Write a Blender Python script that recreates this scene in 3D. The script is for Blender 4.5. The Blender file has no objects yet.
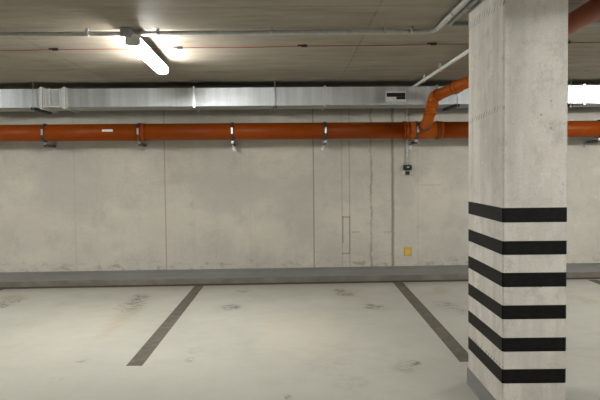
import bpy, bmesh, math, random
from mathutils import Vector, Matrix
random.seed(7)
S = bpy.context.scene
COL = S.collection
V = Vector

# ------------------------------------------------------------------ camera model
F = 650.0                       # focal length in pixels at 600 px width
CAM = V((0, 0, 1.466))
PITCH = math.radians(2.5)       # looking slightly down
ROLL = 0.0105
CX, CY = 294.8, 196.0
fw = V((0, math.cos(PITCH), -math.sin(PITCH)))
up0 = V((0, math.sin(PITCH), math.cos(PITCH)))
r0 = V((1, 0, 0))
UP = math.cos(ROLL) * up0 + math.sin(ROLL) * r0
RT = math.cos(ROLL) * r0 - math.sin(ROLL) * up0

def ray(u, v):
    return fw * F + RT * (u - CX) + UP * (CY - v)
def at_y(u, v, y):
    d = ray(u, v); return CAM + d * ((y - CAM.y) / d.y)
def at_z(u, v, z):
    d = ray(u, v); return CAM + d * ((z - CAM.z) / d.z)

cam_data = bpy.data.cameras.new('camera')
cam = bpy.data.objects.new('camera', cam_data); COL.objects.link(cam)
m = Matrix((RT, UP, -fw)).transposed().to_4x4(); m.translation = CAM
cam.matrix_world = m
cam_data.sensor_fit = 'HORIZONTAL'; cam_data.sensor_width = 36.0
cam_data.lens = 36.0 * F / 600.0
cam_data.shift_x = (300 - CX) / 600.0
cam_data.shift_y = (CY - 200) / 600.0
cam_data.clip_end = 200
S.camera = cam

# ------------------------------------------------------------------ measured planes
CEIL = 2.51
kA = at_z(20, 288.0, 0); kB = at_z(560, 278.9, 0)        # foot of the kerb
D = (kB - kA); D.z = 0; D.normalize()                    # along the wall
N = V((D.y, -D.x, 0))                                    # out of the wall, to the camera
if N.y > 0: N = -N
KERB_D = 0.40
WC = kA.dot(N) - KERB_D                                  # wall plane: p.N = WC
YAW = math.atan2(D.y, D.x)
def at_w(u, v, off=0.0):
    d = ray(u, v); t = (WC + off - CAM.dot(N)) / d.dot(N); return CAM + d * t
W0 = N * WC                                              # wall frame origin
def Wp(s, off, z):                                       # wall frame to world
    p = W0 + D * s + N * off; return V((p.x, p.y, z))
def s_of(p): return (p - W0).dot(D)

# ------------------------------------------------------------------ object helpers
def tag(o, label=None, cat=None, group=None, kind=None):
    if label: o['label'] = label
    if cat: o['category'] = cat
    if group: o['group'] = group
    if kind: o['kind'] = kind
    return o
def thing(name, loc, label, cat, group=None, rz=0.0):
    o = bpy.data.objects.new(name, None); COL.objects.link(o)
    o.empty_display_size = 0.1
    o.location = loc; o.rotation_euler = (0, 0, rz)
    return tag(o, label, cat, group)
def copy_tree(o, parent=None):
    c = o.copy(); COL.objects.link(c)
    if parent: c.parent = parent
    for ch in list(o.children): copy_tree(ch, c)
    return c

class MB:
    def __init__(s): s.bm = bmesh.new()
    def box(s, c, size, rz=0.0, bev=0.0, rot=None):
        r = bmesh.ops.create_cube(s.bm, size=1.0)
        vs = r['verts']
        M = Matrix.Translation(V(c)) @ (rot.to_4x4() if rot is not None else Matrix.Rotation(rz, 4, 'Z')) @ Matrix.Diagonal((*size, 1))
        bmesh.ops.transform(s.bm, matrix=M, verts=vs)
        if bev > 0:
            es = list({e for v in vs for e in v.link_edges})
            bmesh.ops.bevel(s.bm, geom=es, offset=bev, segments=2, affect='EDGES', profile=0.5)
        return s
    def prism(s, pts, vec, cap=True):                    # closed polygon swept by vec
        a = [s.bm.verts.new(p) for p in pts]; b = [s.bm.verts.new(V(p) + V(vec)) for p in pts]
        n = len(pts)
        for i in range(n):
            s.bm.faces.new((a[i], a[(i+1) % n], b[(i+1) % n], b[i]))
        if cap: s.bm.faces.new(a[::-1]); s.bm.faces.new(b)
        return s
    def tube(s, path, r, seg=20, cap=True):
        path = [V(p) for p in path]; n = len(path)
        rs = r if isinstance(r, (list, tuple)) else [r] * n
        tang = []
        for i in range(n):
            a = path[max(i-1, 0)]; b = path[min(i+1, n-1)]
            tang.append((b - a).normalized())
        t0 = tang[0]
        nrm = t0.orthogonal().normalized()
        rings = []
        for i in range(n):
            if i > 0:
                q = tang[i-1].rotation_difference(tang[i]); nrm = (q @ nrm)
                nrm = (nrm - tang[i] * nrm.dot(tang[i])).normalized()
            bi = tang[i].cross(nrm)
            rings.append([s.bm.verts.new(path[i] + (nrm * math.cos(2*math.pi*k/seg) + bi * math.sin(2*math.pi*k/seg)) * rs[i]) for k in range(seg)])
        for i in range(n-1):
            for k in range(seg):
                f = s.bm.faces.new((rings[i][k], rings[i][(k+1) % seg], rings[i+1][(k+1) % seg], rings[i+1][k])); f.smooth = True
        if cap:
            s.bm.faces.new(rings[0][::-1]); s.bm.faces.new(rings[-1])
        return s
    def ring(s, p0, p1, ro, ri, seg=28):                 # hollow band
        p0, p1 = V(p0), V(p1); ax = (p1 - p0).normalized(); a = ax.orthogonal().normalized(); b = ax.cross(a)
        def circ(p, r): return [s.bm.verts.new(p + (a*math.cos(2*math.pi*k/seg) + b*math.sin(2*math.pi*k/seg)) * r) for k in range(seg)]
        o0, o1, i0, i1 = circ(p0, ro), circ(p1, ro), circ(p0, ri), circ(p1, ri)
        for k in range(seg):
            j = (k+1) % seg
            for q, sm in (((o0[k], o0[j], o1[j], o1[k]), True), ((i0[j], i0[k], i1[k], i1[j]), True), ((o0[j], o0[k], i0[k], i0[j]), False), ((o1[k], o1[j], i1[j], i1[k]), False)):
                f = s.bm.faces.new(q); f.smooth = sm
        return s
    def sphere(s, c, r, sc=(1, 1, 1)):
        res = bmesh.ops.create_uvsphere(s.bm, u_segments=14, v_segments=8, radius=r)
        bmesh.ops.transform(s.bm, matrix=Matrix.Translation(V(c)) @ Matrix.Diagonal((*sc, 1)), verts=res['verts'])
        for v in res['verts']:
            for f in v.link_faces: f.smooth = True
        return s
    def build(s, name, mat, parent=None, local=False):
        bmesh.ops.recalc_face_normals(s.bm, faces=s.bm.faces)
        if parent is not None and not local:             # meshes are written in world coordinates
            bmesh.ops.translate(s.bm, vec=-V(parent.location), verts=s.bm.verts)
        me = bpy.data.meshes.new(name); s.bm.to_mesh(me); s.bm.free()
        o = bpy.data.objects.new(name, me); COL.objects.link(o)
        if parent is not None: o.parent = parent
        me.materials.append(mat)
        return o

def own(o):                                              # put a lone mesh's origin at its base centre
    bb = [V(c) for c in o.bound_box]
    c = V((sum(p.x for p in bb)/8, sum(p.y for p in bb)/8, min(p.z for p in bb)))
    o.data.transform(Matrix.Translation(-c)); o.location = c
    return o
def fillet(pts, r, n=8):
    pts = [V(p) for p in pts]; out = [pts[0]]
    for i in range(1, len(pts)-1):
        p = pts[i]; a = (pts[i-1]-p); b = (pts[i+1]-p)
        la, lb = a.length, b.length; a.normalize(); b.normalize()
        ang = a.angle(b); t = min(r / math.tan(ang/2), la*0.49, lb*0.49)
        A = p + a*t; B = p + b*t
        for k in range(n+1):
            w = k/n; out.append(A*(1-w)**2 + p*2*w*(1-w) + B*w*w)
    out.append(pts[-1]); return out

# ------------------------------------------------------------------ node helpers
class NT:
    def __init__(s, name):
        s.mat = bpy.data.materials.new(name); s.mat.use_nodes = True
        s.t = s.mat.node_tree; s.n = s.t.nodes; s.n.clear()
        s.out = s.n.new('ShaderNodeOutputMaterial'); s.b = s.n.new('ShaderNodeBsdfPrincipled')
        s.t.links.new(s.b.outputs[0], s.out.inputs[0])
        s.pos = s.n.new('ShaderNodeNewGeometry').outputs['Position']
        s.geo = s.pos.node
    def put(s, sock, val):
        if hasattr(val, 'is_output'): s.t.links.new(val, sock)
        else: sock.default_value = val
    def m(s, op, a, b=0.0, c=None, clamp=False):
        n = s.n.new('ShaderNodeMath'); n.operation = op; n.use_clamp = clamp
        s.put(n.inputs[0], a); s.put(n.inputs[1], b)
        if c is not None: s.put(n.inputs[2], c)
        return n.outputs[0]
    def vm(s, op, a, b):
        n = s.n.new('ShaderNodeVectorMath'); n.operation = op
        s.put(n.inputs[0], a); s.put(n.inputs[1], b); return n
    def sep(s, v):
        n = s.n.new('ShaderNodeSeparateXYZ'); s.put(n.inputs[0], v); return n.outputs
    def dot(s, v, vec): return s.vm('DOT_PRODUCT', v, tuple(vec)).outputs['Value']
    def noise(s, scale, vec=None, stretch=(1, 1, 1), detail=4, rough=0.55, off=(0, 0, 0)):
        mp = s.n.new('ShaderNodeMapping'); s.put(mp.inputs['Vector'], vec if vec is not None else s.pos)
        mp.inputs['Scale'].default_value = stretch; mp.inputs['Location'].default_value = off
        n = s.n.new('ShaderNodeTexNoise'); n.inputs['Scale'].default_value = scale
        n.inputs['Detail'].default_value = detail; n.inputs['Roughness'].default_value = rough
        s.t.links.new(mp.outputs[0], n.inputs['Vector']); return n.outputs['Fac']
    def voro(s, scale, stretch=(1, 1, 1)):
        mp = s.n.new('ShaderNodeMapping'); s.put(mp.inputs['Vector'], s.pos); mp.inputs['Scale'].default_value = stretch
        n = s.n.new('ShaderNodeTexVoronoi'); n.inputs['Scale'].default_value = scale
        s.t.links.new(mp.outputs[0], n.inputs['Vector']); return n.outputs['Distance'], n.outputs['Color']
    def step(s, x, lo, hi, a=0.0, b=1.0):                # smooth remap lo..hi to a..b
        n = s.n.new('ShaderNodeMapRange'); n.interpolation_type = 'SMOOTHSTEP'
        s.put(n.inputs[0], x)
        for i, q in enumerate((lo, hi, a, b)): s.put(n.inputs[i+1], q)
        return n.outputs[0]
    def ramp(s, x, stops):
        n = s.n.new('ShaderNodeValToRGB'); e = n.color_ramp.elements
        while len(e) < len(stops): e.new(0.5)
        for q, (p, c) in zip(e, stops): q.position = p; q.color = (*c, 1)
        s.put(n.inputs[0], x); return n.outputs[0]
    def mix(s, f, a, b, mode='MIX'):
        n = s.n.new('ShaderNodeMix'); n.data_type = 'RGBA'; n.blend_type = mode
        s.put(n.inputs[0], f)
        s.put(n.inputs[6], (*a, 1) if isinstance(a, tuple) else a); s.put(n.inputs[7], (*b, 1) if isinstance(b, tuple) else b)
        return n.outputs[2]
    def bump(s, h, strength=0.2, dist=0.005):
        n = s.n.new('ShaderNodeBump'); n.inputs['Strength'].default_value = strength; n.inputs['Distance'].default_value = dist
        s.put(n.inputs['Height'], h); s.t.links.new(n.outputs[0], s.b.inputs['Normal'])
    def fin(s, col, rough=0.6, metal=0.0, spec=None):
        s.put(s.b.inputs['Base Color'], (*col, 1) if isinstance(col, tuple) else col)
        s.put(s.b.inputs['Roughness'], rough); s.put(s.b.inputs['Metallic'], metal)
        if spec is not None: s.b.inputs['Specular IOR Level'].default_value = spec
        return s.mat

def mat_plain(name, col, rough=0.5, metal=0.0, var=0.12, scale=25, spec=None):
    t = NT(name); f = t.noise(scale)
    a = tuple(c * (1 - var) for c in col); b = tuple(min(1, c * (1 + var)) for c in col)
    return t.fin(t.ramp(f, [(0.3, a), (0.7, b)]), rough, metal, spec)

# ------------------------------------------------------------------ concrete wall
def mat_wall():
    t = NT('wall_concrete')
    s = t.dot(t.pos, D); z = t.sep(t.pos)[2]
    big = t.noise(0.9, stretch=(1, 1, 1.3), detail=5, rough=0.6)
    mid = t.noise(3.2, stretch=(1.2, 1.2, 0.8), detail=6, rough=0.65, off=(3, 1, 7))
    fine = t.noise(38, detail=3)
    streak = t.noise(7, stretch=(1, 1, 0.12), detail=4, off=(1, 8, 2))
    col = t.ramp(big, [(0.28, (0.545, 0.528, 0.465)), (0.48, (0.60, 0.58, 0.51)), (0.65, (0.645, 0.62, 0.545))])
    col = t.mix(t.step(mid, 0.5, 0.74, 0, .55), col, (0.47, 0.455, 0.405))
    col = t.mix(t.step(mid, 0.28, 0.45, 0.45, 0.0), col, (0.68, 0.655, 0.58))
    col = t.mix(t.m('MULTIPLY', t.step(streak, 0.55, 0.75), 0.22), col, (0.43, 0.405, 0.345))
    col = t.mix(t.step(fine, 0.3, 0.75, 0.0, 0.16), col, (0.30, 0.28, 0.24))
    cl = t.noise(2.1, stretch=(0.55, 0.55, 1.0), detail=6, rough=0.62, off=(21, 3, 9))
    col = t.mix(t.step(cl, 0.50, 0.66, 0, .5), col, (0.48, 0.458, 0.405))
    col = t.mix(t.step(cl, 0.46, 0.34, 0, .4), col, (0.72, 0.685, 0.60))
    # grey cement patches
    def blob(col, u, v, ru, rv, c, k):
        p = at_w(u, v); q = t.m('DIVIDE', t.m('SUBTRACT', s, s_of(p)), ru/79.0); w = t.m('DIVIDE', t.m('SUBTRACT', z, p.z), rv/79.0)
        d = t.m('SQRT', t.m('ADD', t.m('MULTIPLY', q, q), t.m('MULTIPLY', w, w)))
        d = t.m('ADD', d, t.m('MULTIPLY', t.m('SUBTRACT', mid, 0.5), 1.6))
        return t.mix(t.step(d, 1.0, 0.45, 0.0, k), col, c)
    for a in ((70, 185, 42, 45, (0.475, 0.46, 0.415), .5), (225, 190, 50, 30, (0.49, 0.475, 0.43), .5), (300, 215, 34, 40, (0.475, 0.46, 0.415), .5),
              (265, 235, 40, 26, (0.70, 0.665, 0.57), .5), (30, 225, 50, 25, (0.65, 0.61, 0.54), .45), (150, 225, 70, 30, (0.66, 0.63, 0.55), .4),
              (430, 200, 25, 50, (0.67, 0.635, 0.555), .45), (405, 190, 14, 25, (0.50, 0.485, 0.435), .5), (380, 160, 16, 26, (0.53, 0.51, 0.455), .4)):
        col = blob(col, *a)
    # joints, cracks and form marks
    wob = t.m('SUBTRACT', t.noise(5.5, stretch=(0.05, 0.05, 1), detail=5, rough=0.7), 0.5)
    wsm = t.m('SUBTRACT', t.noise(26, stretch=(0.05, 0.05, 1), detail=3, off=(4, 4, 4)), 0.5)
    brk = t.noise(9, detail=4, off=(9, 9, 2))
    def vline(col, u, w, c, k, amp=0.0, v0=None, v1=None, brkn=0.0):
        x = s_of(at_w(u, 205)); dx = t.m('ABSOLUTE', t.m('SUBTRACT', t.m('ADD', s, t.m('ADD', t.m('MULTIPLY', wob, amp), t.m('MULTIPLY', wsm, amp*0.35))), x))
        f = t.step(dx, w, w*0.25, 0.0, k)
        if brkn: f = t.m('MULTIPLY', f, t.step(brk, 0.5-brkn*0.3, 0.62, 0.35, 1.0))
        if v0 is not None:
            a, b = at_w(u, v0).z, at_w(u, v1).z
            f = t.m('MULTIPLY', f, t.m('MULTIPLY', t.step(z, b-0.01, b+0.01), t.step(z, a+0.01, a-0.01)))
        return t.mix(f, col, c)
    def hline(col, u0, u1, v, w, c, k):
        a, b = s_of(at_w(u0, v)), s_of(at_w(u1, v)); zz = at_w((u0+u1)/2, v).z
        f = t.step(t.m('ABSOLUTE', t.m('SUBTRACT', z, zz)), w, w*0.3, 0.0, k)
        f = t.m('MULTIPLY', f, t.m('MULTIPLY', t.step(s, a-0.01, a+0.01), t.step(s, b+0.01, b-0.01)))
        return t.mix(f, col, c)
    dk = (0.22, 0.195, 0.15); br = (0.30, 0.26, 0.185)
    col = vline(col, 165.4, 0.013, br, .62)
    col = vline(col, 167.2, 0.011, (0.62, 0.58, 0.49), .45)
    col = vline(col, 313.7, 0.014, br, .85)
    col = vline(col, 315.6, 0.010, (0.62, 0.58, 0.49), .4)
    col = vline(col, 392.6, 0.030, br, .80, 0.03)
    col = vline(col, 392.6, 0.012, dk, .5, 0.03)
    col = vline(col, 371, 0.022, br, .75, 0.085, brkn=.7)
    col = vline(col, 342, 0.011, br, .45, 0.01)
    col = vline(col, 349.6, 0.013, br, .5, 0.012)
    col = vline(col, 342.6, 0.017, dk, .55, 0.02, 216, 243)
    col = vline(col, 349.4, 0.016, dk, .5, 0.02, 216, 254)
    col = vline(col, 75, 0.012, br, .18); col = vline(col, 418, 0.012, br, .15); col = vline(col, 250, 0.012, br, .10)
    col = hline(col, 342, 350, 217, 0.014, dk, .6); col = hline(col, 342, 350, 253.5, 0.016, dk, .6)
    col = hline(col, 352, 360, 232, 0.013, br, .5); col = hline(col, 383, 391, 232, 0.011, br, .35)
    col = hline(col, 418, 440, 185, 0.009, br, .35)
    # efflorescence along the bottom
    zb = at_w(200, 268).z
    eff = t.noise(13, stretch=(0.6, 0.6, 1), detail=5, rough=0.7, off=(2, 2, 5))
    f = t.m('MULTIPLY', t.step(z, zb+0.16, zb+0.03), t.step(eff, 0.52, 0.66, 0, .75))
    col = t.mix(f, col, (0.36, 0.30, 0.21))
    f = t.m('MULTIPLY', t.step(z, zb+0.13, zb+0.02), t.step(eff, 0.46, 0.34, 0, .7))
    col = t.mix(f, col, (0.66, 0.62, 0.52))
    # blow holes
    vd, vc = t.voro(6.0); pick = t.m('GREATER_THAN', t.sep(vc)[0], 0.80)
    col = t.mix(t.m('MULTIPLY', t.step(vd, 0.075, 0.03), t.m('MULTIPLY', pick, .5)), col, (0.22, 0.20, 0.16))
    t.bump(t.m('ADD', fine, t.m('MULTIPLY', mid, 1.5)), 0.25, 0.004)
    return t.fin(col, 0.78, spec=0.25)

def mat_ceiling():
    t = NT('ceiling_concrete')
    x, y, z = t.sep(t.pos)
    a = t.noise(1.3, stretch=(0.6, 1.2, 1), detail=6, rough=0.65)
    b = t.noise(4, stretch=(0.4, 1.7, 1), detail=6, rough=0.7, off=(5, 2, 1))
    c = t.noise(40, detail=3)
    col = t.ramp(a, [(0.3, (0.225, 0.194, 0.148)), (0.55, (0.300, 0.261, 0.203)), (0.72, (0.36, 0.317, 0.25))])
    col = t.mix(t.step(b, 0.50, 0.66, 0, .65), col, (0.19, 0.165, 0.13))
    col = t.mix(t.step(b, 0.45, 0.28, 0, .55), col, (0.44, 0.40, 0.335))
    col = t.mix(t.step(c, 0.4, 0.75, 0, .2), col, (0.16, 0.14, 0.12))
    # formwork sheets: each a little different, with seams
    xs = [at_z(45, 50, CEIL).x + k * 2.72 for k in range(-2, 5)]
    ys = [at_z(250, 7, CEIL).y + k * 1.36 for k in range(-7, 4)]
    xi = t.m('FLOOR', t.m('DIVIDE', t.m('SUBTRACT', x, xs[0]), 2.72)); yi = t.m('FLOOR', t.m('DIVIDE', t.m('SUBTRACT', y, ys[0]), 1.36))
    cv = t.n.new('ShaderNodeCombineXYZ'); t.put(cv.inputs[0], xi); t.put(cv.inputs[1], yi)
    wn = t.n.new('ShaderNodeTexWhiteNoise'); t.t.links.new(cv.outputs[0], wn.inputs['Vector'])
    col = t.mix(t.step(wn.outputs['Value'], 0.0, 1.0, 0, .35), col, (0.40, 0.365, 0.305))
    fx = t.m('ABSOLUTE', t.m('SUBTRACT', t.m('FRACT', t.m('DIVIDE', t.m('SUBTRACT', x, xs[0]), 2.72)), 0.5))
    fy = t.m('ABSOLUTE', t.m('SUBTRACT', t.m('FRACT', t.m('DIVIDE', t.m('SUBTRACT', y, ys[0]), 1.36)), 0.5))
    sm = t.m('MAXIMUM', t.m('MULTIPLY', t.step(fx, 0.4965, 0.4985), t.step(b, .4, .55, .15, 1)), t.m('MULTIPLY', t.step(fy, 0.491, 0.497), t.step(a, .42, .6, .1, 1)))
    col = t.mix(t.m('MULTIPLY', sm, .55), col, (0.10, 0.085, 0.065))
    # rust and mortar blotches near the wet side
    r = t.noise(2.4, detail=4, off=(11, 4, 2))
    col = t.mix(t.step(r, 0.58, 0.72, 0, .35), col, (0.29, 0.20, 0.155))
    t.bump(t.m('ADD', b, t.m('MULTIPLY', c, .5)), 0.2, 0.004)
    return t.fin(col, t.step(b, .3, .7, .55, .72), spec=0.3)

def mat_floor():
    t = NT('floor_screed')
    x, y, z = t.sep(t.pos)
    a = t.noise(0.55, detail=4, rough=0.5); b = t.noise(2.6, detail=6, rough=0.65, off=(4, 4, 4)); c = t.noise(60, detail=3)
    col = t.ramp(a, [(0.3, (0.390, 0.385, 0.338)), (0.5, (0.442, 0.438, 0.386)), (0.7, (0.485, 0.482, 0.43))])
    col = t.mix(t.step(b, 0.53, 0.75, 0, .5), col, (0.40, 0.37, 0.31))
    col = t.mix(t.step(c, 0.45, 0.75, 0, .12), col, (0.26, 0.24, 0.2))
    sp = t.noise(15, detail=6, rough=0.8, stretch=(0.8, 0.8, 1), off=(7, 3, 3)); wb = t.noise(4, detail=3, off=(1, 7, 0))
    def stain(col, u, v, ru, rv, c, k, lo=.50, hi=.62, ang=0.0):
        p = at_z(u, v, 0); sc = F / p.y
        rx, ry = ru/sc, rv/sc * (p.y/CAM.z)
        X = t.m('SUBTRACT', x, p.x); Y = t.m('SUBTRACT', y, p.y)
        if ang:
            ca, sa = math.cos(ang), math.sin(ang)
            X, Y = t.m('ADD', t.m('MULTIPLY', X, ca), t.m('MULTIPLY', Y, sa)), t.m('SUBTRACT', t.m('MULTIPLY', Y, ca), t.m('MULTIPLY', X, sa))
        X = t.m('DIVIDE', X, rx); Y = t.m('DIVIDE', Y, ry)
        d = t.m('ADD', t.m('SQRT', t.m('ADD', t.m('MULTIPLY', X, X), t.m('MULTIPLY', Y, Y))), t.m('MULTIPLY', t.m('SUBTRACT', wb, .5), 1.2))
        return t.mix(t.m('MULTIPLY', t.step(d, 1.0, 0.35), t.step(sp, lo, hi, 0, k)), col, c)
    dk = (0.13, 0.115, 0.09); br = (0.33, 0.28, 0.19); gy = (0.29, 0.27, 0.235)
    for q in ((128, 315, 17, 22, br, .6, .3, .55), (133, 305, 16, 10, dk, .8, .47, .55), (140, 298, 13, 5, dk, .85, .45, .54), (110, 328, 12, 10, br, .5, .3, .6), (82, 361, 9, 3, dk, .7, .44, .55),
              (8, 303, 14, 8, dk, .8, .47, .56), (14, 298, 22, 4, br, .6, .3, .5), (55, 380, 10, 4, gy, .6, .45, .58), (232, 307, 14, 4, dk, .85, .45, .54), (243, 291, 10, 3, dk, .7, .46, .55),
              (345, 294, 14, 3, dk, .85, .44, .54), (352, 291, 20, 3, br, .5, .3, .6), (372, 306, 15, 4, dk, .8, .45, .55), (340, 290, 8, 2, dk, .8, .4, .5),
              (195, 350, 12, 5, gy, .6, .45, .58), (190, 360, 8, 4, dk, .65, .45, .56), (405, 368, 22, 9, gy, .75, .4, .6), (415, 363, 8, 3, dk, .8, .45, .55), (350, 382, 26, 9, gy, .55, .42, .62),
              (288, 397, 5, 4, dk, .8, .45, .55), (445, 305, 16, 5, dk, .7, .47, .57), (440, 290, 12, 4, br, .6, .35, .55), (585, 300, 16, 6, br, .5, .35, .55), (462, 312, 10, 5, dk, .6, .46, .56),
              (300, 330, 60, 30, (0.55, .50, .41), .5, .2, .5), (70, 330, 80, 40, (0.56, .525, .45), .4, .2, .5), (330, 360, 40, 20, gy, .35, .4, .7)):
        col = stain(col, *q)
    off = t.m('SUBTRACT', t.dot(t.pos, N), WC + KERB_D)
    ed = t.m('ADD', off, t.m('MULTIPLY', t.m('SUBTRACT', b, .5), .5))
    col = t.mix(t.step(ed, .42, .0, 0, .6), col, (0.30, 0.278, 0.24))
    t.bump(t.m('ADD', b, t.m('MULTIPLY', c, .3)), 0.08, 0.004)
    return t.fin(col, t.step(b, .3, .7, .40, .58), spec=0.35)

def mat_pillar():
    t = NT('pillar_concrete')
    x, y, z = t.sep(t.pos); nx = t.sep(t.geo.outputs['Normal'])[0]
    a = t.noise(2.2, stretch=(1, 1, 0.7), detail=5, rough=0.6, off=(2, 9, 1)); b = t.noise(11, detail=6, rough=0.7, stretch=(1, 1, .7)); c = t.noise(90, detail=3)
    g = t.noise(6, stretch=(1.5, 1.5, 0.1), detail=4, off=(6, 0, 0))
    col = t.ramp(a, [(0.3, (0.52, 0.50, 0.455)), (0.5, (0.62, 0.595, 0.545)), (0.68, (0.69, 0.665, 0.61))])
    col = t.mix(t.step(b, 0.50, 0.68, 0, .55), col, (0.40, 0.382, 0.34))
    col = t.mix(t.step(b, 0.45, 0.3, 0, .5), col, (0.74, 0.72, 0.67))
    col = t.mix(t.step(g, 0.50, 0.66, 0, .4), col, (0.45, 0.432, 0.39))
    col = t.mix(t.step(c, 0.45, 0.75, 0, .2), col, (0.22, 0.2, 0.17))
    vd, vc = t.voro(16, (1, 1, 1)); pk = t.m('GREATER_THAN', t.sep(vc)[0], 0.72)
    col = t.mix(t.m('MULTIPLY', t.step(vd, 0.16, 0.06), t.m('MULTIPLY', pk, .55)), col, (0.20, 0.185, 0.15))
    vd2, vc2 = t.voro(17, (1, 1, 1.1)); pk2 = t.m('MULTIPLY', t.m('GREATER_THAN', t.sep(vc2)[1], 0.55), t.step(a, .42, .56))
    col = t.mix(t.m('MULTIPLY', t.step(vd2, 0.24, 0.10), t.m('MULTIPLY', pk2, .75)), col, (0.82, 0.80, 0.75))
    # rows of short notches on the left face
    left = t.m('LESS_THAN', nx, -0.5)
    def row(col, p0, p1, hw, freq, slant):
        k = (p1.z - p0.z) / (p1.y - p0.y)
        dz = t.m('SUBTRACT', z, t.m('ADD', t.m('MULTIPLY', t.m('SUBTRACT', y, p0.y), k), p0.z))
        f = t.m('MULTIPLY', t.step(t.m('ABSOLUTE', dz), hw, hw*.5), left)
        w = t.m('ABSOLUTE', t.m('SUBTRACT', t.m('FRACT', t.m('MULTIPLY', t.m('ADD', y, t.m('MULTIPLY', dz, slant)), freq)), .5))
        f = t.m('MULTIPLY', f, t.m('MULTIPLY', t.step(w, .26, .12, 0, .7), t.step(b, .36, .56, .25, 1)))
        return t.mix(f, col, (0.15, 0.14, 0.115))
    for (u0, v0, u1, v1, hw) in ((471, 121, 501.5, 107, .021), (471, 25, 501, 2, .035), (469.5, 337, 501.5, 366, .012), (469, 229, 500, 246, .008)):
        def onface(u, v):
            d = ray(u, v); return CAM + d * (PXL / d.x)
        col = row(col, onface(u0, v0), onface(u1, v1), hw, 19, .7)
    t.bump(t.m('ADD', b, t.m('MULTIPLY', c, .4)), 0.35, 0.004)
    return t.fin(col, 0.75, spec=0.25)

def mat_duct():
    t = NT('galvanised_sheet')
    s = t.dot(t.pos, D)
    a = t.noise(9, stretch=(1, 1, 0.05), detail=4, rough=0.6); sp = t.voro(70)[1]
    col = t.ramp(a, [(0.3, (0.52, 0.555, 0.58)), (0.55, (0.66, 0.70, 0.725)), (0.75, (0.80, 0.84, 0.865))])
    col = t.mix(t.m('MULTIPLY', t.sep(sp)[0], .16), col, (0.42, 0.45, 0.47))
    w = t.noise(1.1, stretch=(1, 1, 0.3), detail=2, off=(3, 3, 3))
    t.bump(t.m('ADD', w, t.m('MULTIPLY', a, .02)), 0.12, 0.02)
    return t.fin(col, t.step(a, .3, .7, .36, .46), 0.95)

def mat_orange(k=1.0, name='orange_pvc'):
    t = NT(name)
    s = t.dot(t.pos, D); a = t.noise(4, stretch=(1, 1, 1), detail=4); d = t.noise(30, stretch=(.4, .4, 1), detail=4)
    col = t.ramp(a, [(0.3, (0.235*k, 0.042*k**1.4, 0.001)), (0.7, (0.30*k, 0.056*k**1.4, 0.0015))])
    col = t.mix(t.step(d, .55, .78, 0, .25), col, (0.19, 0.042, 0.006))
    return t.fin(col, 0.38, spec=.18)

def mat_line():
    t = NT('line_paint')
    a = t.noise(9, detail=6, rough=.75); b = t.noise(70, detail=4, rough=.7)
    col = t.ramp(a, [(0.3, (0.075, 0.066, 0.052)), (0.55, (0.120, 0.108, 0.088)), (0.75, (0.19, 0.172, 0.142))])
    col = t.mix(t.step(b, .5, .7, 0, .55), col, (0.24, 0.22, 0.185))
    t.bump(b, .3, .002)
    return t.fin(col, .7, spec=.25)

def mat_kerb():
    t = NT('grey_epoxy')
    a = t.noise(2.2, stretch=(1, 1, 2), detail=5); b = t.noise(24, stretch=(.3, .3, 1), detail=4)
    col = t.ramp(a, [(0.3, (0.175, 0.182, 0.176)), (0.7, (0.225, 0.232, 0.224))])
    col = t.mix(t.step(b, .52, .72, 0, .35), col, (0.15, 0.147, 0.132))
    return t.fin(col, .42, spec=.4)

def mat_emit():
    t = NT('lamp_diffuser')
    e = t.n.new('ShaderNodeEmission'); e.inputs[0].default_value = (0.975, 0.965, 0.925, 1); e.inputs[1].default_value = LAMP
    t.t.links.new(e.outputs[0], t.out.inputs[0]); return t.mat
LAMP = 62.0

# pillar frame
PYF = 3.61
PXL = at_y(502.6, 300, PYF).x; PXR = at_y(566.6, 300, PYF).x
_d = ray(468.2, 300); PYB = PXL / _d.x * _d.y

M_wall, M_ceil, M_floor, M_pillar = mat_wall(), mat_ceiling(), mat_floor(), mat_pillar()
M_or2 = mat_orange(1.45, 'light_orange_pvc')  # lighter tone of the orange, for the branch fitting and most of the branch
M_duct, M_or, M_line, M_kerb, M_emit = mat_duct(), mat_orange(), mat_line(), mat_kerb(), mat_emit()
M_black = mat_plain('black_paint', (0.007, 0.0066, 0.0064), .55, var=.35, scale=30, spec=.15)
M_blackpl = mat_plain('black_plastic', (0.012, 0.012, 0.013), .4)
M_rubber = mat_plain('dark_rubber', (0.022, 0.02, 0.02), .65)
M_zinc = mat_plain('zinc_steel', (0.66, 0.67, 0.68), .3, .9)
M_conduit = mat_plain('grey_conduit', (0.32, 0.33, 0.32), .42)
M_pale = mat_plain('light_grey_conduit', (0.66, 0.66, 0.63), .4)
M_sticker = mat_plain('pale_sticker', (0.78, 0.78, 0.77), .5)
M_dull = mat_plain('dull_steel', (0.10, 0.10, 0.10), .4, .7)
M_conduit_l = mat_plain('pale_conduit', (0.44, 0.44, 0.42), .42)
M_greypl = mat_plain('grey_plastic', (0.38, 0.39, 0.40), .45)
M_red = mat_plain('red_cable', (0.27, 0.05, 0.04), .6)
M_yellow = mat_plain('yellow_sign', (0.74, 0.50, 0.09), .5)
M_amber = mat_plain('amber_print', (0.55, 0.30, 0.05), .5)
M_white = mat_plain('white_label', (0.78, 0.78, 0.76), .5)
M_kface = mat_plain('brown_kerb_face', (0.185, 0.168, 0.14), .7, var=.2, scale=6)  # brownish tone for the kerb front, duller than the kerb top
M_seal = mat_plain('dark_sealant', (0.055, 0.047, 0.036), .7)
M_coll = mat_plain('dark_seal_ring', (0.10, 0.04, 0.02), .5)

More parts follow.
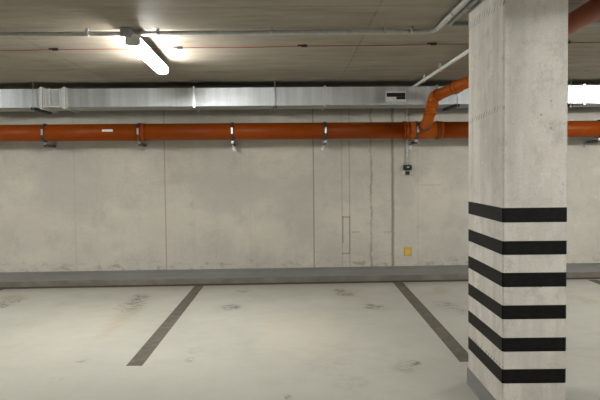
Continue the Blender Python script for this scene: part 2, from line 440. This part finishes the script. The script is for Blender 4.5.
# ------------------------------------------------------------------ setting
XL, XR, YB = -9.0, 9.0, -7.0
def struct(name, mb, mat):
    o = own(mb.build(name, mat)); o['kind'] = 'structure'; return o
b = MB(); b.box(((XL+XR)/2, 1.0, -0.1), (XR-XL+.6, 17.0, .2)); struct('floor', b, M_floor)
b = MB(); b.box(((XL+XR)/2, 1.0, CEIL+.1), (XR-XL+.6, 17.0, .2)); struct('ceiling', b, M_ceil)
sL, sR = -9.4, 9.4
b = MB(); b.prism([Wp(sL, 0, 0), Wp(sL, -.25, 0), Wp(sL, -.25, CEIL), Wp(sL, 0, CEIL)], D * (sR-sL)); struct('wall_back', b, M_wall)
b = MB(); b.box((XL-.1, 1.0, CEIL/2), (.2, 17, CEIL)); struct('wall_left', b, M_wall)
b = MB(); b.box((XR+.1, 1.0, CEIL/2), (.2, 17, CEIL)); struct('wall_right', b, M_wall)
b = MB(); b.box((0, YB-.1, CEIL/2), (XR-XL, .2, CEIL)); struct('wall_front', b, M_wall)
# kerb with a painted upstand
ZB = at_w(300, 267.6).z; ZK = at_w(300, 276.6, KERB_D).z
sl, sr = -8.8, 8.8
prof = [(0, 0), (KERB_D-.012, 0), (KERB_D-.012, ZK-.006), (KERB_D-.006, ZK), (.06, ZB-.028), (.02, ZB-.012), (.004, ZB), (0, ZB)]
b = MB(); b.prism([Wp(sl, o, z) for o, z in prof], D * (sr-sl)); struct('baseboard_back', b, M_kerb)
b = MB(); b.prism([Wp(sl, o, z) for o, z in ((KERB_D-.0118, 0), (KERB_D, 0), (KERB_D, ZK-.008), (KERB_D-.0055, ZK-.0005), (KERB_D-.0118, ZK-.006))], D * (sr-sl)); struct('trim_2', b, M_kface)
b = MB(); b.prism([Wp(sl, o, z) for o, z in ((KERB_D, 0.0), (KERB_D+.055, 0.0), (KERB_D+.055, .003), (KERB_D+.004, .006), (KERB_D, .012))], D * (sr-sl)); struct('trim_1', b, M_seal)

# ------------------------------------------------------------------ parking lines
def pline(pix, label):
    q = [at_z(u, v, 0) for u, v in pix]
    b = MB(); b.prism([p + V((0, 0, .0002)) for p in q], (0, 0, .002))
    return tag(own(b.build('parking_line', M_line)), label, 'parking line', 'painted bay lines on the floor')
pline([(126.2, 365.8), (142.2, 365.8), (203.9, 285.9), (194.6, 286.1)], 'dark bay line on the floor left of centre, whole with a square end')
pline([(459.8, 361.8), (475.6, 361.4), (401.6, 281.2), (391.9, 281.2)], 'dark bay line on the floor running into the striped pillar')
a0 = at_z(587.5, 279.9, 0); dl = at_z(460, 361.8, 0) - at_z(391.9, 281.2, 0); a1 = a0 + dl
b = MB(); b.prism([p + V((0, 0, .0002)) for p in (a0, a0+V((.12, 0, 0)), a1+V((.12, 0, 0)), a1)], (0, 0, .002))
tag(own(b.build('parking_line', M_line)), 'dark bay line starting at the kerb right of the pillar', 'parking line', 'painted bay lines on the floor')
a0 = at_z(4.5, 288.9, 0) - V((.12, 0, 0)); dl = at_z(126.2, 365.8, 0) - at_z(194.6, 286.1, 0); a1 = a0 + dl
b = MB(); b.prism([p + V((0, 0, .0002)) for p in (a0, a0+V((.12, 0, 0)), a1+V((.12, 0, 0)), a1)], (0, 0, .002))
tag(own(b.build('parking_line', M_line)), 'dark bay line at the far left edge, only its tip in view', 'parking line', 'painted bay lines on the floor')

# ------------------------------------------------------------------ pillar
pc = V(((PXL+PXR)/2, (PYF+PYB)/2, 0))
pil = thing('concrete_pillar', pc, 'square bare concrete pillar with six black painted bands', 'pillar')
def chamf(x0, x1, y0, y1, c, z): return [V(p) for p in ((x0+c, y0, z), (x1-c, y0, z), (x1, y0+c, z), (x1, y1-c, z), (x1-c, y1, z), (x0+c, y1, z), (x0, y1-c, z), (x0, y0+c, z))]
b = MB(); b.prism(chamf(PXL, PXR, PYF, PYB, .008, 0), (0, 0, CEIL)); b.build('shaft', M_pillar, pil)
for k in range(6):
    zt = 1.2275 - .1817 * k + (0.002, -.002, .002, 0, -.002, .001)[k]; h = .0785 + (.003, -.001, .002, 0, 0, .002)[k]; e = .0015
    b = MB()
    o_ = chamf(PXL-e, PXR+e, PYF-e, PYB+e, .009, zt-h); i_ = chamf(PXL+.004, PXR-.004, PYF+.004, PYB-.004, .009, zt-h)
    va = [b.bm.verts.new(p) for p in o_]; vb = [b.bm.verts.new(p + V((0, 0, h))) for p in o_]
    vc = [b.bm.verts.new(p) for p in i_]; vd = [b.bm.verts.new(p + V((0, 0, h))) for p in i_]
    for i in range(8):
        j = (i+1) % 8
        for f in ((va[i], va[j], vb[j], vb[i]), (vc[j], vc[i], vd[i], vd[j]), (va[j], va[i], vc[i], vc[j]), (vb[i], vb[j], vd[j], vd[i])): b.bm.faces.new(f)
    o = b.build('black_band', M_black, pil)
b = MB()
def ringpoly(e, z): return [b.bm.verts.new(p) for p in (V((PXL-e, PYF-e, z)), V((PXR+e, PYF-e, z)), V((PXR+e, PYB+e, z)), V((PXL-e, PYB+e, z)))]
rr = [ringpoly(.014, .0), ringpoly(.012, .004), ringpoly(.007, .010), ringpoly(.006, .098), ringpoly(.002, .106), ringpoly(-.003, .106)]
for q0, q1 in zip(rr, rr[1:]):
    for i in range(4): b.bm.faces.new((q0[i], q0[(i+1) % 4], q1[(i+1) % 4], q1[i]))
b.bm.faces.new(rr[0][::-1]); b.bm.faces.new(rr[-1])
o = b.build('skirting', M_kerb, pil); o['label'] = 'smooth grey painted plinth band around the pillar foot'

# ------------------------------------------------------------------ ventilation duct
DF, DB = .70, .20
lt, lb_ = at_w(5, 89.2, DF), at_w(5, 108.6, DF); rt, rb_ = at_w(590, 86.2, DF), at_w(590, 103.2, DF)
zsl = ((rt.z-lt.z) + (rb_.z-lb_.z)) / 2 / (s_of(rt)-s_of(lt))
zt0 = lt.z - zsl * s_of(lt); zb0 = zt0 - ((lt.z-lb_.z) + (rt.z-rb_.z)) / 2
def dz(s): return zt0 + zsl*s, zb0 + zsl*s
duct = thing('ventilation_duct', Wp(0, DF, zb0), 'long galvanised sheet metal ventilation duct along the top of the wall', 'duct')
def dsec(s0, s1, grow=0.0, off=0.0):
    t0, b0 = dz(s0); t1, b1 = dz(s1); g = grow
    pts0 = [Wp(s0, DF+g, b0-g), Wp(s0, DB-g, b0-g), Wp(s0, DB-g, t0+g), Wp(s0, DF+g, t0+g)]
    return pts0, V(Wp(s1, 0, b1) - Wp(s0, 0, b0))
su = lambda u: s_of(at_w(u, 96, DF))
joints = [-8.6, -6.9, -5.2, su(41.5), su(64.5), su(194), su(325), su(437), su(584), 5.2, 6.9, 8.6]
for i in range(len(joints)-1):
    s0, s1 = joints[i], joints[i+1]
    b = MB(); p, v = dsec(s0+.002, s1-.002)
    b.prism(p, v)
    o = b.build('damper' if i == 3 else 'duct_section', M_duct, duct)
    if i == 3:
        o['label'] = 'short damper piece with a raised frame'
        t0, b0 = dz(s0); ua, ub = su(45.5), su(60.5); hh = t0-b0
        b = MB()
        for (x0, x1, z0, z1) in ((ua, ub, t0-.018, t0-.002), (ua, ub, b0+.002, b0+.018), (ua, ua+.012, b0+.018, t0-.018), (ub-.012, ub, b0+.018, t0-.018), (ua+.04, ua+.052, b0+.018, t0-.018)):
            b.prism([Wp(x0, DF, z0), Wp(x0, DF+.014, z0), Wp(x0, DF+.014, z1), Wp(x0, DF, z1)], D*(x1-x0))
        b.build('damper_frame', M_pale, o).location = (0, 0, 0)
        # rebase into duct frame
        c = o.children[0]; c.data.transform(Matrix.Translation(-V(duct.location)))
    else:                                                 # stiffening seams pressed into the sheet
        n = max(1, int((s1-s0)/.55))
        for k in range(1, n):
            sx = s0 + (s1-s0)*k/n + random.uniform(-.08, .08); t0, b0 = dz(sx)
            b = MB(); b.prism([Wp(sx, DF, b0+.003), Wp(sx, DF+.003, b0+.005), Wp(sx, DF+.003, t0-.005), Wp(sx, DF, t0-.003)], D*.008)
            sm = b.build('seam', M_duct, duct); sm.parent = o
for i, sj in enumerate(joints[1:-1]):
    wide = i in (2, 3)
    b = MB()
    p, v = dsec(sj-.012, sj+.012, .018 if not wide else .022); b.prism(p, v)
    if wide:
        for q in (-1, 1):
            p, v = dsec(sj+q*.026-.008, sj+q*.026+.008, .008); b.prism(p, v)
    b.build('flange', M_pale if wide else M_zinc, duct)
# sticker on the duct
lab = MB(); A = at_w(386.5, 92.0, DF); B = at_w(405.8, 102.2, DF)
def plate(b, u0, v0, u1, v1, o0, o1):
    a, c = at_w(u0, v0, DF), at_w(u1, v1, DF); e = at_w(u0, v1, DF)
    s0, s1 = s_of(a), s_of(c); z1, z0 = a.z, e.z
    b.prism([Wp(s0, DF+o0, z0), Wp(s0, DF+o1, z0), Wp(s0, DF+o1, z1), Wp(s0, DF+o0, z1)], D*(s1-s0))
plate(lab, 385.6, 91.6, 406.2, 101.6, 0, .003)
lo = lab.build('sticker', M_sticker, duct); lo['label'] = 'white bordered sticker with a black panel'
b = MB(); plate(b, 386.6, 92.9, 405.2, 96.9, .003, .0045); plate(b, 396.3, 96.9, 405.2, 99.4, .003, .0045)
c = b.build('black_panel', M_blackpl, duct); c.parent = lo

# hangers: two rods and a cross bar under the duct
def hanger(u, label):
    s = s_of(at_w(u, 100, DF+.045)); t0, b0 = dz(s)
    r = thing('duct_hanger', Wp(s, DF+.045, b0-.03), label, 'hanger', 'duct hangers')
    for off, zlow in ((DF+.045, b0-.055), (DB-.03, b0-.055)):
        b = MB(); b.tube([Wp(s, off, zlow), Wp(s, off, CEIL)], .007, 8); b.build('threaded_rod', M_zinc, r)
        b = MB(); b.tube([Wp(s, off, b0-.047), Wp(s, off, b0-.038)], .013, 6); b.build('nut', M_zinc, r)
    z0, z1 = b0-.038, b0-.0005
    b = MB()
    x0, x1 = DB-.05, DF+.065
    b.prism([Wp(s-.019, x0, z0), Wp(s+.019, x0, z0), Wp(s+.019, x0, z1), Wp(s+.016, x0, z1), Wp(s+.016, x0, z0+.003), Wp(s-.016, x0, z0+.003), Wp(s-.016, x0, z1), Wp(s-.019, x0, z1)], N*(x1-x0))
    b.build('cross_bar', M_dull, r)
hanger(33, 'duct hanger beside the damper at the far left')
hanger(275, 'duct hanger near the middle of the duct')
hanger(457.5, 'duct hanger left of the pillar behind the orange branch pipe')
hanger(571, 'duct hanger just right of the pillar')

# ------------------------------------------------------------------ main orange drain pipe
PO, PR = .36, .106
pL, pR = at_w(5, 133.2, PO), at_w(590, 129.0, PO)
psl = (pR.z-pL.z) / (s_of(pR)-s_of(pL)); pz0 = pL.z - psl*s_of(pL)
def pp(s): return Wp(s, PO, pz0 + psl*s)
sp = lambda u: s_of(at_w(u, 132, PO))
pipe = thing('drain_pipe', pp(0) - V((0, 0, PR)), 'thick orange plastic drain pipe running along the wall under the duct', 'pipe')
cuts = [-8.7, -6.0, sp(-60), sp(140), sp(404), sp(437), sp(700), 6.6, 8.7]
for i in range(len(cuts)-1):
    b = MB(); b.tube([pp(cuts[i]), pp(cuts[i+1])], PR if i != 4 else PR+.004, 40)
    o = b.build('pipe_section' if i != 4 else 'branch_fitting', M_or if i != 4 else M_or2, pipe)
for i, c in enumerate(cuts[1:-1]):
    b = MB()
    b.ring(pp(c-.012), pp(c+.012), PR+.011, PR-.002); b.ring(pp(c+.012), pp(c+.07), PR+.006, PR-.002)
    b.build('socket', M_or, pipe)
b = MB(); b.ring(pp(sp(437)-.006), pp(sp(437)+.008), PR+.0125, PR); b.build('seal_ring', M_coll, pipe)
# paper label on the pipe
a, c = sp(104.2), sp(114.8); b = MB(); rr_ = PR + .0012
arc = [(-.02), .0, .02]
pts = []
for k in range(7):
    th = math.radians(2 + k*2.6); pts.append((rr_*math.cos(th), rr_*math.sin(th)))
b.prism([pp(a) + N*x + V((0, 0, y)) for x, y in pts] + [pp(a) + N*(x-.002) + V((0, 0, y)) for x, y in pts[::-1]], pp(c)-pp(a))
o = b.build('paper_label', M_white, pipe); o['label'] = 'small white paper label'

# clamps: band, ear bolts, arm and wall plate (built once, then copied)
cl = thing('pipe_clamp', (0, 0, 0), 'x', 'clamp', 'pipe clamps', YAW)
b = MB(); b.ring((-.014, 0, 0), (.014, 0, 0), PR+.011, PR+.0075); b.build('band', M_dull, cl, True)
b = MB(); b.ring((-.018, 0, 0), (.018, 0, 0), PR+.0078, PR+.0003); b.build('rubber_lining', M_rubber, cl, True)
for q in (-.012, .012):
    b = MB(); b.box((0, q, -PR-.026), (.03, .004, .034), bev=.001); b.build('ear', M_zinc, cl, True)
b = MB(); b.box((0, -PR-.0115, .004), (.022, .005, .075), bev=.001); b.build('clamp_plate', M_zinc, cl, True)
b = MB(); b.tube([(0, -.05, -PR-.028), (0, .03, -PR-.028)], .008, 8); b.tube([(0, -.030, -PR-.028), (0, -.016, -PR-.028)], .018, 6)
b.build('bolt', M_zinc, cl, True)
za = -PR - .062
b = MB()
b.box((0, .17, za), (.036, .372, .006), bev=.001); b.box((.016, .17, za+.014), (.004, .372, .034), bev=.001)
b.box((0, .0, za+.012), (.03, .03, .018), bev=.002)
b.build('arm', M_dull, cl, True)
b = MB(); b.box((0, PO-.004, za-.005), (.045, .007, .12), bev=.001); b.build('wall_plate', M_zinc, cl, True)
for q in (-.045, .035):
    b = MB(); b.tube([(0, PO-.0075, za+q), (0, PO-.020, za+q)], .010, 6); b.build('anchor_bolt', M_zinc, cl, True)
CL = [(45, 'pipe clamp on the orange pipe below the damper at the far left'), (139.5, 'pipe clamp at the socket joint of the orange pipe, right of its white label'),
      (232.5, 'pipe clamp on the orange pipe between the socket clamp and the middle clamp'), (325, 'pipe clamp on the orange pipe above the wall joint in the middle'),
      (416, 'pipe clamp beside the branch fitting above the black socket'), (599, 'pipe clamp at the right edge beyond the pillar')]
for i, (u, l) in enumerate(CL):
    o = cl if i == 0 else copy_tree(cl)
    o.location = pp(sp(u)); o['label'] = l

# ------------------------------------------------------------------ branch pipe
BR = .063
b0 = pp(sp(422.5)); e0 = at_w(428.0, 120.0, .80); e1 = at_w(434.2, 96.5, .85); e2 = at_y(480, 76.5, 6.95)
# long run towards the camera beside the pillar
q1 = at_y(569, 24.5, 4.34); zrun = q1.z
far = V((at_y(480, 76.5, 6.95).x, 6.95, zrun)); vx = (324-294.5)/F
e2 = V((q1.x + vx*(6.95-4.34), 6.95, zrun)); q9 = V((q1.x + vx*(YB+.0-4.34), YB+.02, zrun))
br = thing('branch_pipe', b0, 'orange branch pipe rising from the drain pipe, bending up past the pillar', 'pipe')
dir0 = (e0-b0).normalized(); dirA = (e1-e0).normalized(); dirB = (e2-e1).normalized(); dirC = (q9-e2).normalized()
b = MB(); b.tube(fillet([b0 + dir0*.06, e0, e0 + dirA*.09], .09, 8), BR+.003, 32); b.build('wye_branch', M_or2, br)
b = MB(); b.tube([e0 + dirA*.06, e1 - dirA*.085], BR, 32); b.build('riser', M_or2, br)
b = MB(); b.tube(fillet([e1 - dirA*.09, e1, e1 + dirB*.09], .13, 10), BR+.004, 32); b.build('elbow', M_or2, br)
b = MB(); b.tube([e1 + dirB*.085, e2 - dirB*.1], BR, 32); b.build('pipe_section', M_or2, br)
b = MB(); b.tube(fillet([e2 - dirB*.1, e2, e2 + dirC*.1], .14, 10), BR+.004, 32); b.build('elbow', M_or2, br)
b = MB(); b.tube([e2 + dirC*.09, q9], BR, 32); b.build('pipe_section', M_or, br)
def coll(p, d, l=.03, g=.011, mat=M_or2, name='socket'):
    b = MB(); b.ring(p - d*l/2, p + d*l/2, BR+g, BR-.002); b.build(name, mat, br)
coll(b0 + dir0*.165, dir0, .07, .010); coll(b0 + dir0*.205, dir0, .014, .0135, M_coll, 'seal_ring')
coll(e0 + dirA*.085, dirA, .03)
coll(e1 - dirA*.10, dirA); coll(e1 + dirB*.085, dirB, .03)
pm = e1 + dirB*((at_y(451, 89, 7.6).x - e1.x)/dirB.x)
coll(pm, dirB, .075, .009); coll(pm - dirB*.035, dirB, .016, .0135, M_coll, 'seal_ring')
coll(e2 + dirC*.1, dirC, .04); 
# ------------------------------------------------------------------ conduits on the ceiling
CR = .0185
def clip(b, p, along, r=CR):                               # saddle clip between conduit and ceiling
    ax = V(along).normalized()
    b.ring(p - ax*.009, p + ax*.009, r+.004, r-.001, 14)
    h = CEIL - .0006 - p.z
    if h > r: b.box((p.x, p.y, p.z + h/2 + r/2), (.022, .022, max(.002, h-r)), rz=math.atan2(ax.y, ax.x))
zc = CEIL - .030
cA0, cA1 = at_z(3, 33.6, zc), at_z(425, 30.2, zc)
dA = (cA1-cA0).normalized(); cAl = cA0 - dA*5.0
while cAl.x < XL+.05: cAl += dA*.1
corner = at_z(434.5, 31.5, zc); camend = V((corner.x + .0, YB+.05, zc))
con = thing('conduit', cA1, 'pale grey conduit crossing the ceiling past the lamp and bending towards the viewer', 'conduit')
b = MB(); b.tube(fillet([cAl, corner, V((corner.x, YB+.05, zc))], .12, 10), CR, 14); b.build('tube', M_conduit_l, con)
for u in (85, 157, 272, 384, 411):
    b = MB(); p = cA0 + dA*((at_z(u, 31.5, zc).x - cA0.x)/dA.x); clip(b, p, dA); b.build('clip', M_greypl, con)
for y in (4.35, 3.2, 2.0): b = MB(); clip(b, V((corner.x, y, zc)), (0, 1, 0)); b.build('clip', M_greypl, con)
# second one from the viewer, turning right behind the pillar
zB = CEIL - .024
k0 = at_z(448.5, 24.8, zB); kR = at_z(468, 24.5, zB); dR = V((1, .01, 0)).normalized()
con2 = thing('conduit', k0, 'grey conduit from the viewer turning right behind the pillar near the ceiling', 'conduit')
b = MB(); b.tube(fillet([V((k0.x, YB+.05, zB)), k0, k0 + dR*6.5], .06, 8), CR*.9, 14); b.build('tube', M_conduit, con2)
for y in (4.2, 3.0): b = MB(); clip(b, V((k0.x, y, zB)), (0, 1, 0), CR*.9); b.build('clip', M_greypl, con2)
for d_ in (.15, 2.2): b = MB(); clip(b, k0 + dR*d_, dR, CR*.9); b.build('clip', M_greypl, con2)
# third one: along the ceiling from the pillar to the wall and down to the socket
zC = CEIL - .061
near = at_z(468, 51.3, zC); q_ = at_z(442, 68.2, zC); dC = (near - q_).normalized()
w_ = near + dC * ((WC + .03 - near.dot(N)) / dC.dot(N)); tC = (PYB + .03 - w_.y)/dC.y; nr = w_ + dC*tC
bx = at_w(407.2, 164.5, .022); tp = V((bx.x, bx.y, w_.z))
sD = s_of(at_w(407.2, 150, .022))
con3 = thing('conduit', bx, 'thin pale conduit dropping down the wall to the black socket', 'conduit')
b = MB(); b.tube(fillet([nr, w_, Wp(s_of(w_), .022, 2.33), Wp(sD, .022, 2.33), Wp(sD, .022, bx.z-.01)], .04, 8), .0165, 14); b.build('tube', M_pale, con3)
for (u, v) in ((424.5, 80), (440, 69.5)):
    b = MB(); p = w_ + dC*((at_z(u, v, w_.z).y - w_.y)/dC.y); b.box((p.x, p.y, (zC-.022+CEIL-.0006)/2), (.055, .028, CEIL-.0006-zC+.022), rz=math.atan2(dC.y, dC.x), bev=.004); b.build('clip', M_zinc, con3)
b = MB(); zq = at_w(407.2, 153, .02).z; b.box(Wp(sD, .014, zq), (.04, .026, .016), rz=YAW, bev=.002); b.build('clip', M_greypl, con3)

# steel drop rod behind the branch pipe
p = at_w(437.5, 80, .25); t0, _ = dz(s_of(p))
rod = thing('drop_rod', V((p.x, p.y, t0)), 'thin steel rod hanging from the ceiling to the duct left of the pillar', 'rod')
b = MB(); b.tube([V((p.x, p.y, t0)), V((p.x, p.y, CEIL))], .008, 8); b.build('threaded_rod', M_zinc, rod)
b = MB(); b.tube([V((p.x, p.y, CEIL-.10)), V((p.x, p.y, CEIL-.06))], .013, 6); b.build('coupling_nut', M_zinc, rod)

# red detection cable
zr = CEIL - .014
r0_, r1_ = at_z(5, 50.3, zr), at_z(590, 42.2, zr); rd = (r1_-r0_).normalized()
cab = thing('detection_cable', (r0_+r1_)/2, 'thin red cable stretched straight across the ceiling beyond the lamp', 'cable')
a = r0_ - rd*4.5; c = r1_ + rd*4.5
pts = []; n = 48
for k in range(n+1):
    q = a + (c-a)*(k/n); pts.append(q + V((0, .004*math.sin(k*1.7), -.003*abs(math.sin(k*.9)))))
b = MB(); b.tube(pts, .0034, 8); b.build('sheath', M_red, cab)
for u in (51, 179.5, 304, 430, 556):
    pos = at_z(u, 47.5, zr); p = r0_ + rd*((pos.x-r0_.x)/rd.x)
    b = MB(); b.box((p.x, p.y, p.z+.001), (.052, .026, .022), rz=math.atan2(rd.y, rd.x), bev=.004)
    b.box((p.x-.035, p.y, p.z+.006), (.04, .016, .01), rz=math.atan2(rd.y, rd.x), bev=.002)
    b.build('cable_clip', M_blackpl, cab)

# ------------------------------------------------------------------ ceiling lamps
def lamp_proto():
    L = 1.45
    r = thing('ceiling_lamp', (0, 0, 0), 'x', 'lamp', 'strip lamps under the ceiling')
    # local: y along the lamp, z=0 at the underside of the diffuser
    pr = [(-.0525, .056), (-.0525, .018), (-.046, .007), (-.028, .001), (0, 0), (.028, .001), (.046, .007), (.0525, .018), (.0525, .056)]
    b = MB(); b.prism([(x, -L/2+.006, z) for x, z in pr], (0, L-.012, 0)); b.build('diffuser', M_emit, r, True)
    ho = [(-.056, .056), (.056, .056), (.056, .062), (.036, .078), (-.036, .078), (-.056, .062)]
    b = MB(); b.prism([(x, -L/2, z) for x, z in ho], (0, L, 0)); b.build('housing', M_greypl, r, True)
    capo = [(-.053, .018), (-.046, .006), (-.028, 0), (.028, 0), (.046, .006), (.053, .018), (.053, .064), (.036, .078), (-.036, .078), (-.053, .064)]
    for q in (-1, 1):
        b = MB(); b.prism([(x*1.04, q*(L/2-.004)-.008, z) for x, z in capo], (0, .016, 0)); b.build('end_cap', M_white, r, True)
        b = MB(); b.box((0, q*.5, .083), (.06, .03, .010), bev=.002); b.box((0, q*.5, .086+(TOP-.086)/2), (.018, .018, TOP-.086), bev=.002); b.build('mounting_bracket', M_zinc, r, True)
    return r
TOP = .130
lp = lamp_proto()
n_, f_ = at_z(130.0, 43.0, CEIL-TOP), at_z(164.5, 75.6, CEIL-TOP)
print('lamp ends', n_, f_)
mid = (n_+f_)/2; dv = f_-n_
lp.location = (mid.x, mid.y, CEIL-TOP); lp.rotation_euler = (0, 0, -math.atan2(dv.x, dv.y))
lp['label'] = 'lit white strip lamp hanging from the ceiling at the upper left'
LAMPS = [(4.3, 5.9, 1, 'strip lamp under the ceiling out of view to the right of the pillar'),
         (-5.3, mid.y, 0, 'strip lamp under the ceiling out of view at the far left')]
for x, y, w_ in ((2.0, 1.3, 'overhead to the right'), (-.6, -4.8, 'behind')):
    LAMPS.append((x, y, 1 if x > 0 else 0, 'strip lamp under the aisle ceiling, ' + w_ + ' of the viewer'))
for x, y, q, l in LAMPS:
    o = copy_tree(lp); o.location = (x, y, CEIL-TOP); o.rotation_euler = (0, 0, q*math.pi/2); o['label'] = l
# junction box on the conduit above the lamp's near end
jp = cA0 + dA*((at_z(124, 30.5, zc).x - cA0.x)/dA.x)
jb = thing('junction_box', jp, 'small grey junction box on the conduit at the near end of the lamp', 'junction box')
b = MB(); b.box((jp.x, jp.y, CEIL-.031), (.085, .075, .06), rz=math.atan2(dA.y, dA.x), bev=.006); b.build('body', M_greypl, jb)
b = MB(); b.box((jp.x, jp.y, CEIL-.064), (.075, .065, .006), rz=math.atan2(dA.y, dA.x), bev=.002); b.build('lid', M_greypl, jb)
b = MB(); b.tube(fillet([V((jp.x+.03, jp.y+.02, CEIL-.045)), V((mid.x-.04, jp.y+.05, CEIL-.04)), V((mid.x-.02, jp.y+.1, CEIL-.062))], .03), .005, 8); b.build('lead', M_greypl, jb)

# ------------------------------------------------------------------ wall fittings
c0 = at_w(407, 169, 0); s0 = s_of(c0); ztop = at_w(407, 165, 0).z; zbot = at_w(407, 174, 0).z
so = thing('wall_socket', Wp(s0, 0, zbot), 'small black socket on the wall at the end of the conduit', 'socket')
b = MB(); b.box(Wp(s0, .004, (ztop+zbot)/2-.012), (.104, .008, .10), rz=YAW, bev=.003); o = b.build('back_plate', M_white, so); o['label'] = 'pale back plate'
b = MB(); b.box(Wp(s0, .032, ztop-.036), (.112, .056, .070), rz=YAW, bev=.012); b.build('body', M_blackpl, so)
b = MB(); b.box(Wp(s0, .030, zbot+.014), (.054, .046, .046), rz=YAW, bev=.006); b.build('plug', M_blackpl, so)
b = MB(); b.box(Wp(s0+.003, .0615, ztop-.028), (.034, .005, .010), rz=YAW, bev=.002); o = b.build('highlight', M_white, so); o['label'] = 'small white painted highlight'  # highlight on the black body, put in as a white strip
b = MB(); b.tube([Wp(s0, .022, ztop-.012), Wp(s0, .022, ztop+.014)], .016, 12); b.build('cable_gland', M_blackpl, so)
p0 = at_w(403.8, 247.2, 0); p1 = at_w(411.4, 255.6, 0); sc_, zc_ = (s_of(p0)+s_of(p1))/2, (p0.z+p1.z)/2
sg = thing('wall_sign', Wp(sc_, 0, p1.z), 'small square yellow sign low on the wall below the black socket', 'sign')
w, h = s_of(p1)-s_of(p0), p0.z-p1.z
b = MB(); b.box(Wp(sc_, .002, zc_), (w, .004, h), rz=YAW, bev=.001); b.build('plate', M_yellow, sg)
b = MB()
for (dx, dz_, ww, hh) in ((0, -h*.46, w, h*.08), (-w*.46, 0, w*.08, h), (w*.46, 0, w*.08, h)):
    b.box(Wp(sc_+dx, .0045, zc_+dz_), (ww*.98, .0012, hh*.98), rz=YAW)
b.build('border', M_amber, sg)

# ------------------------------------------------------------------ world and view
w = bpy.data.worlds.new('world'); S.world = w; w.use_nodes = True
w.node_tree.nodes['Background'].inputs[0].default_value = (0, 0, 0, 1); w.node_tree.nodes['Background'].inputs[1].default_value = 0.0
vs = S.view_settings
vs.view_transform = 'Standard'; vs.look = 'None'; vs.gamma = 1.0; vs.use_curve_mapping = False; vs.exposure = 1.06
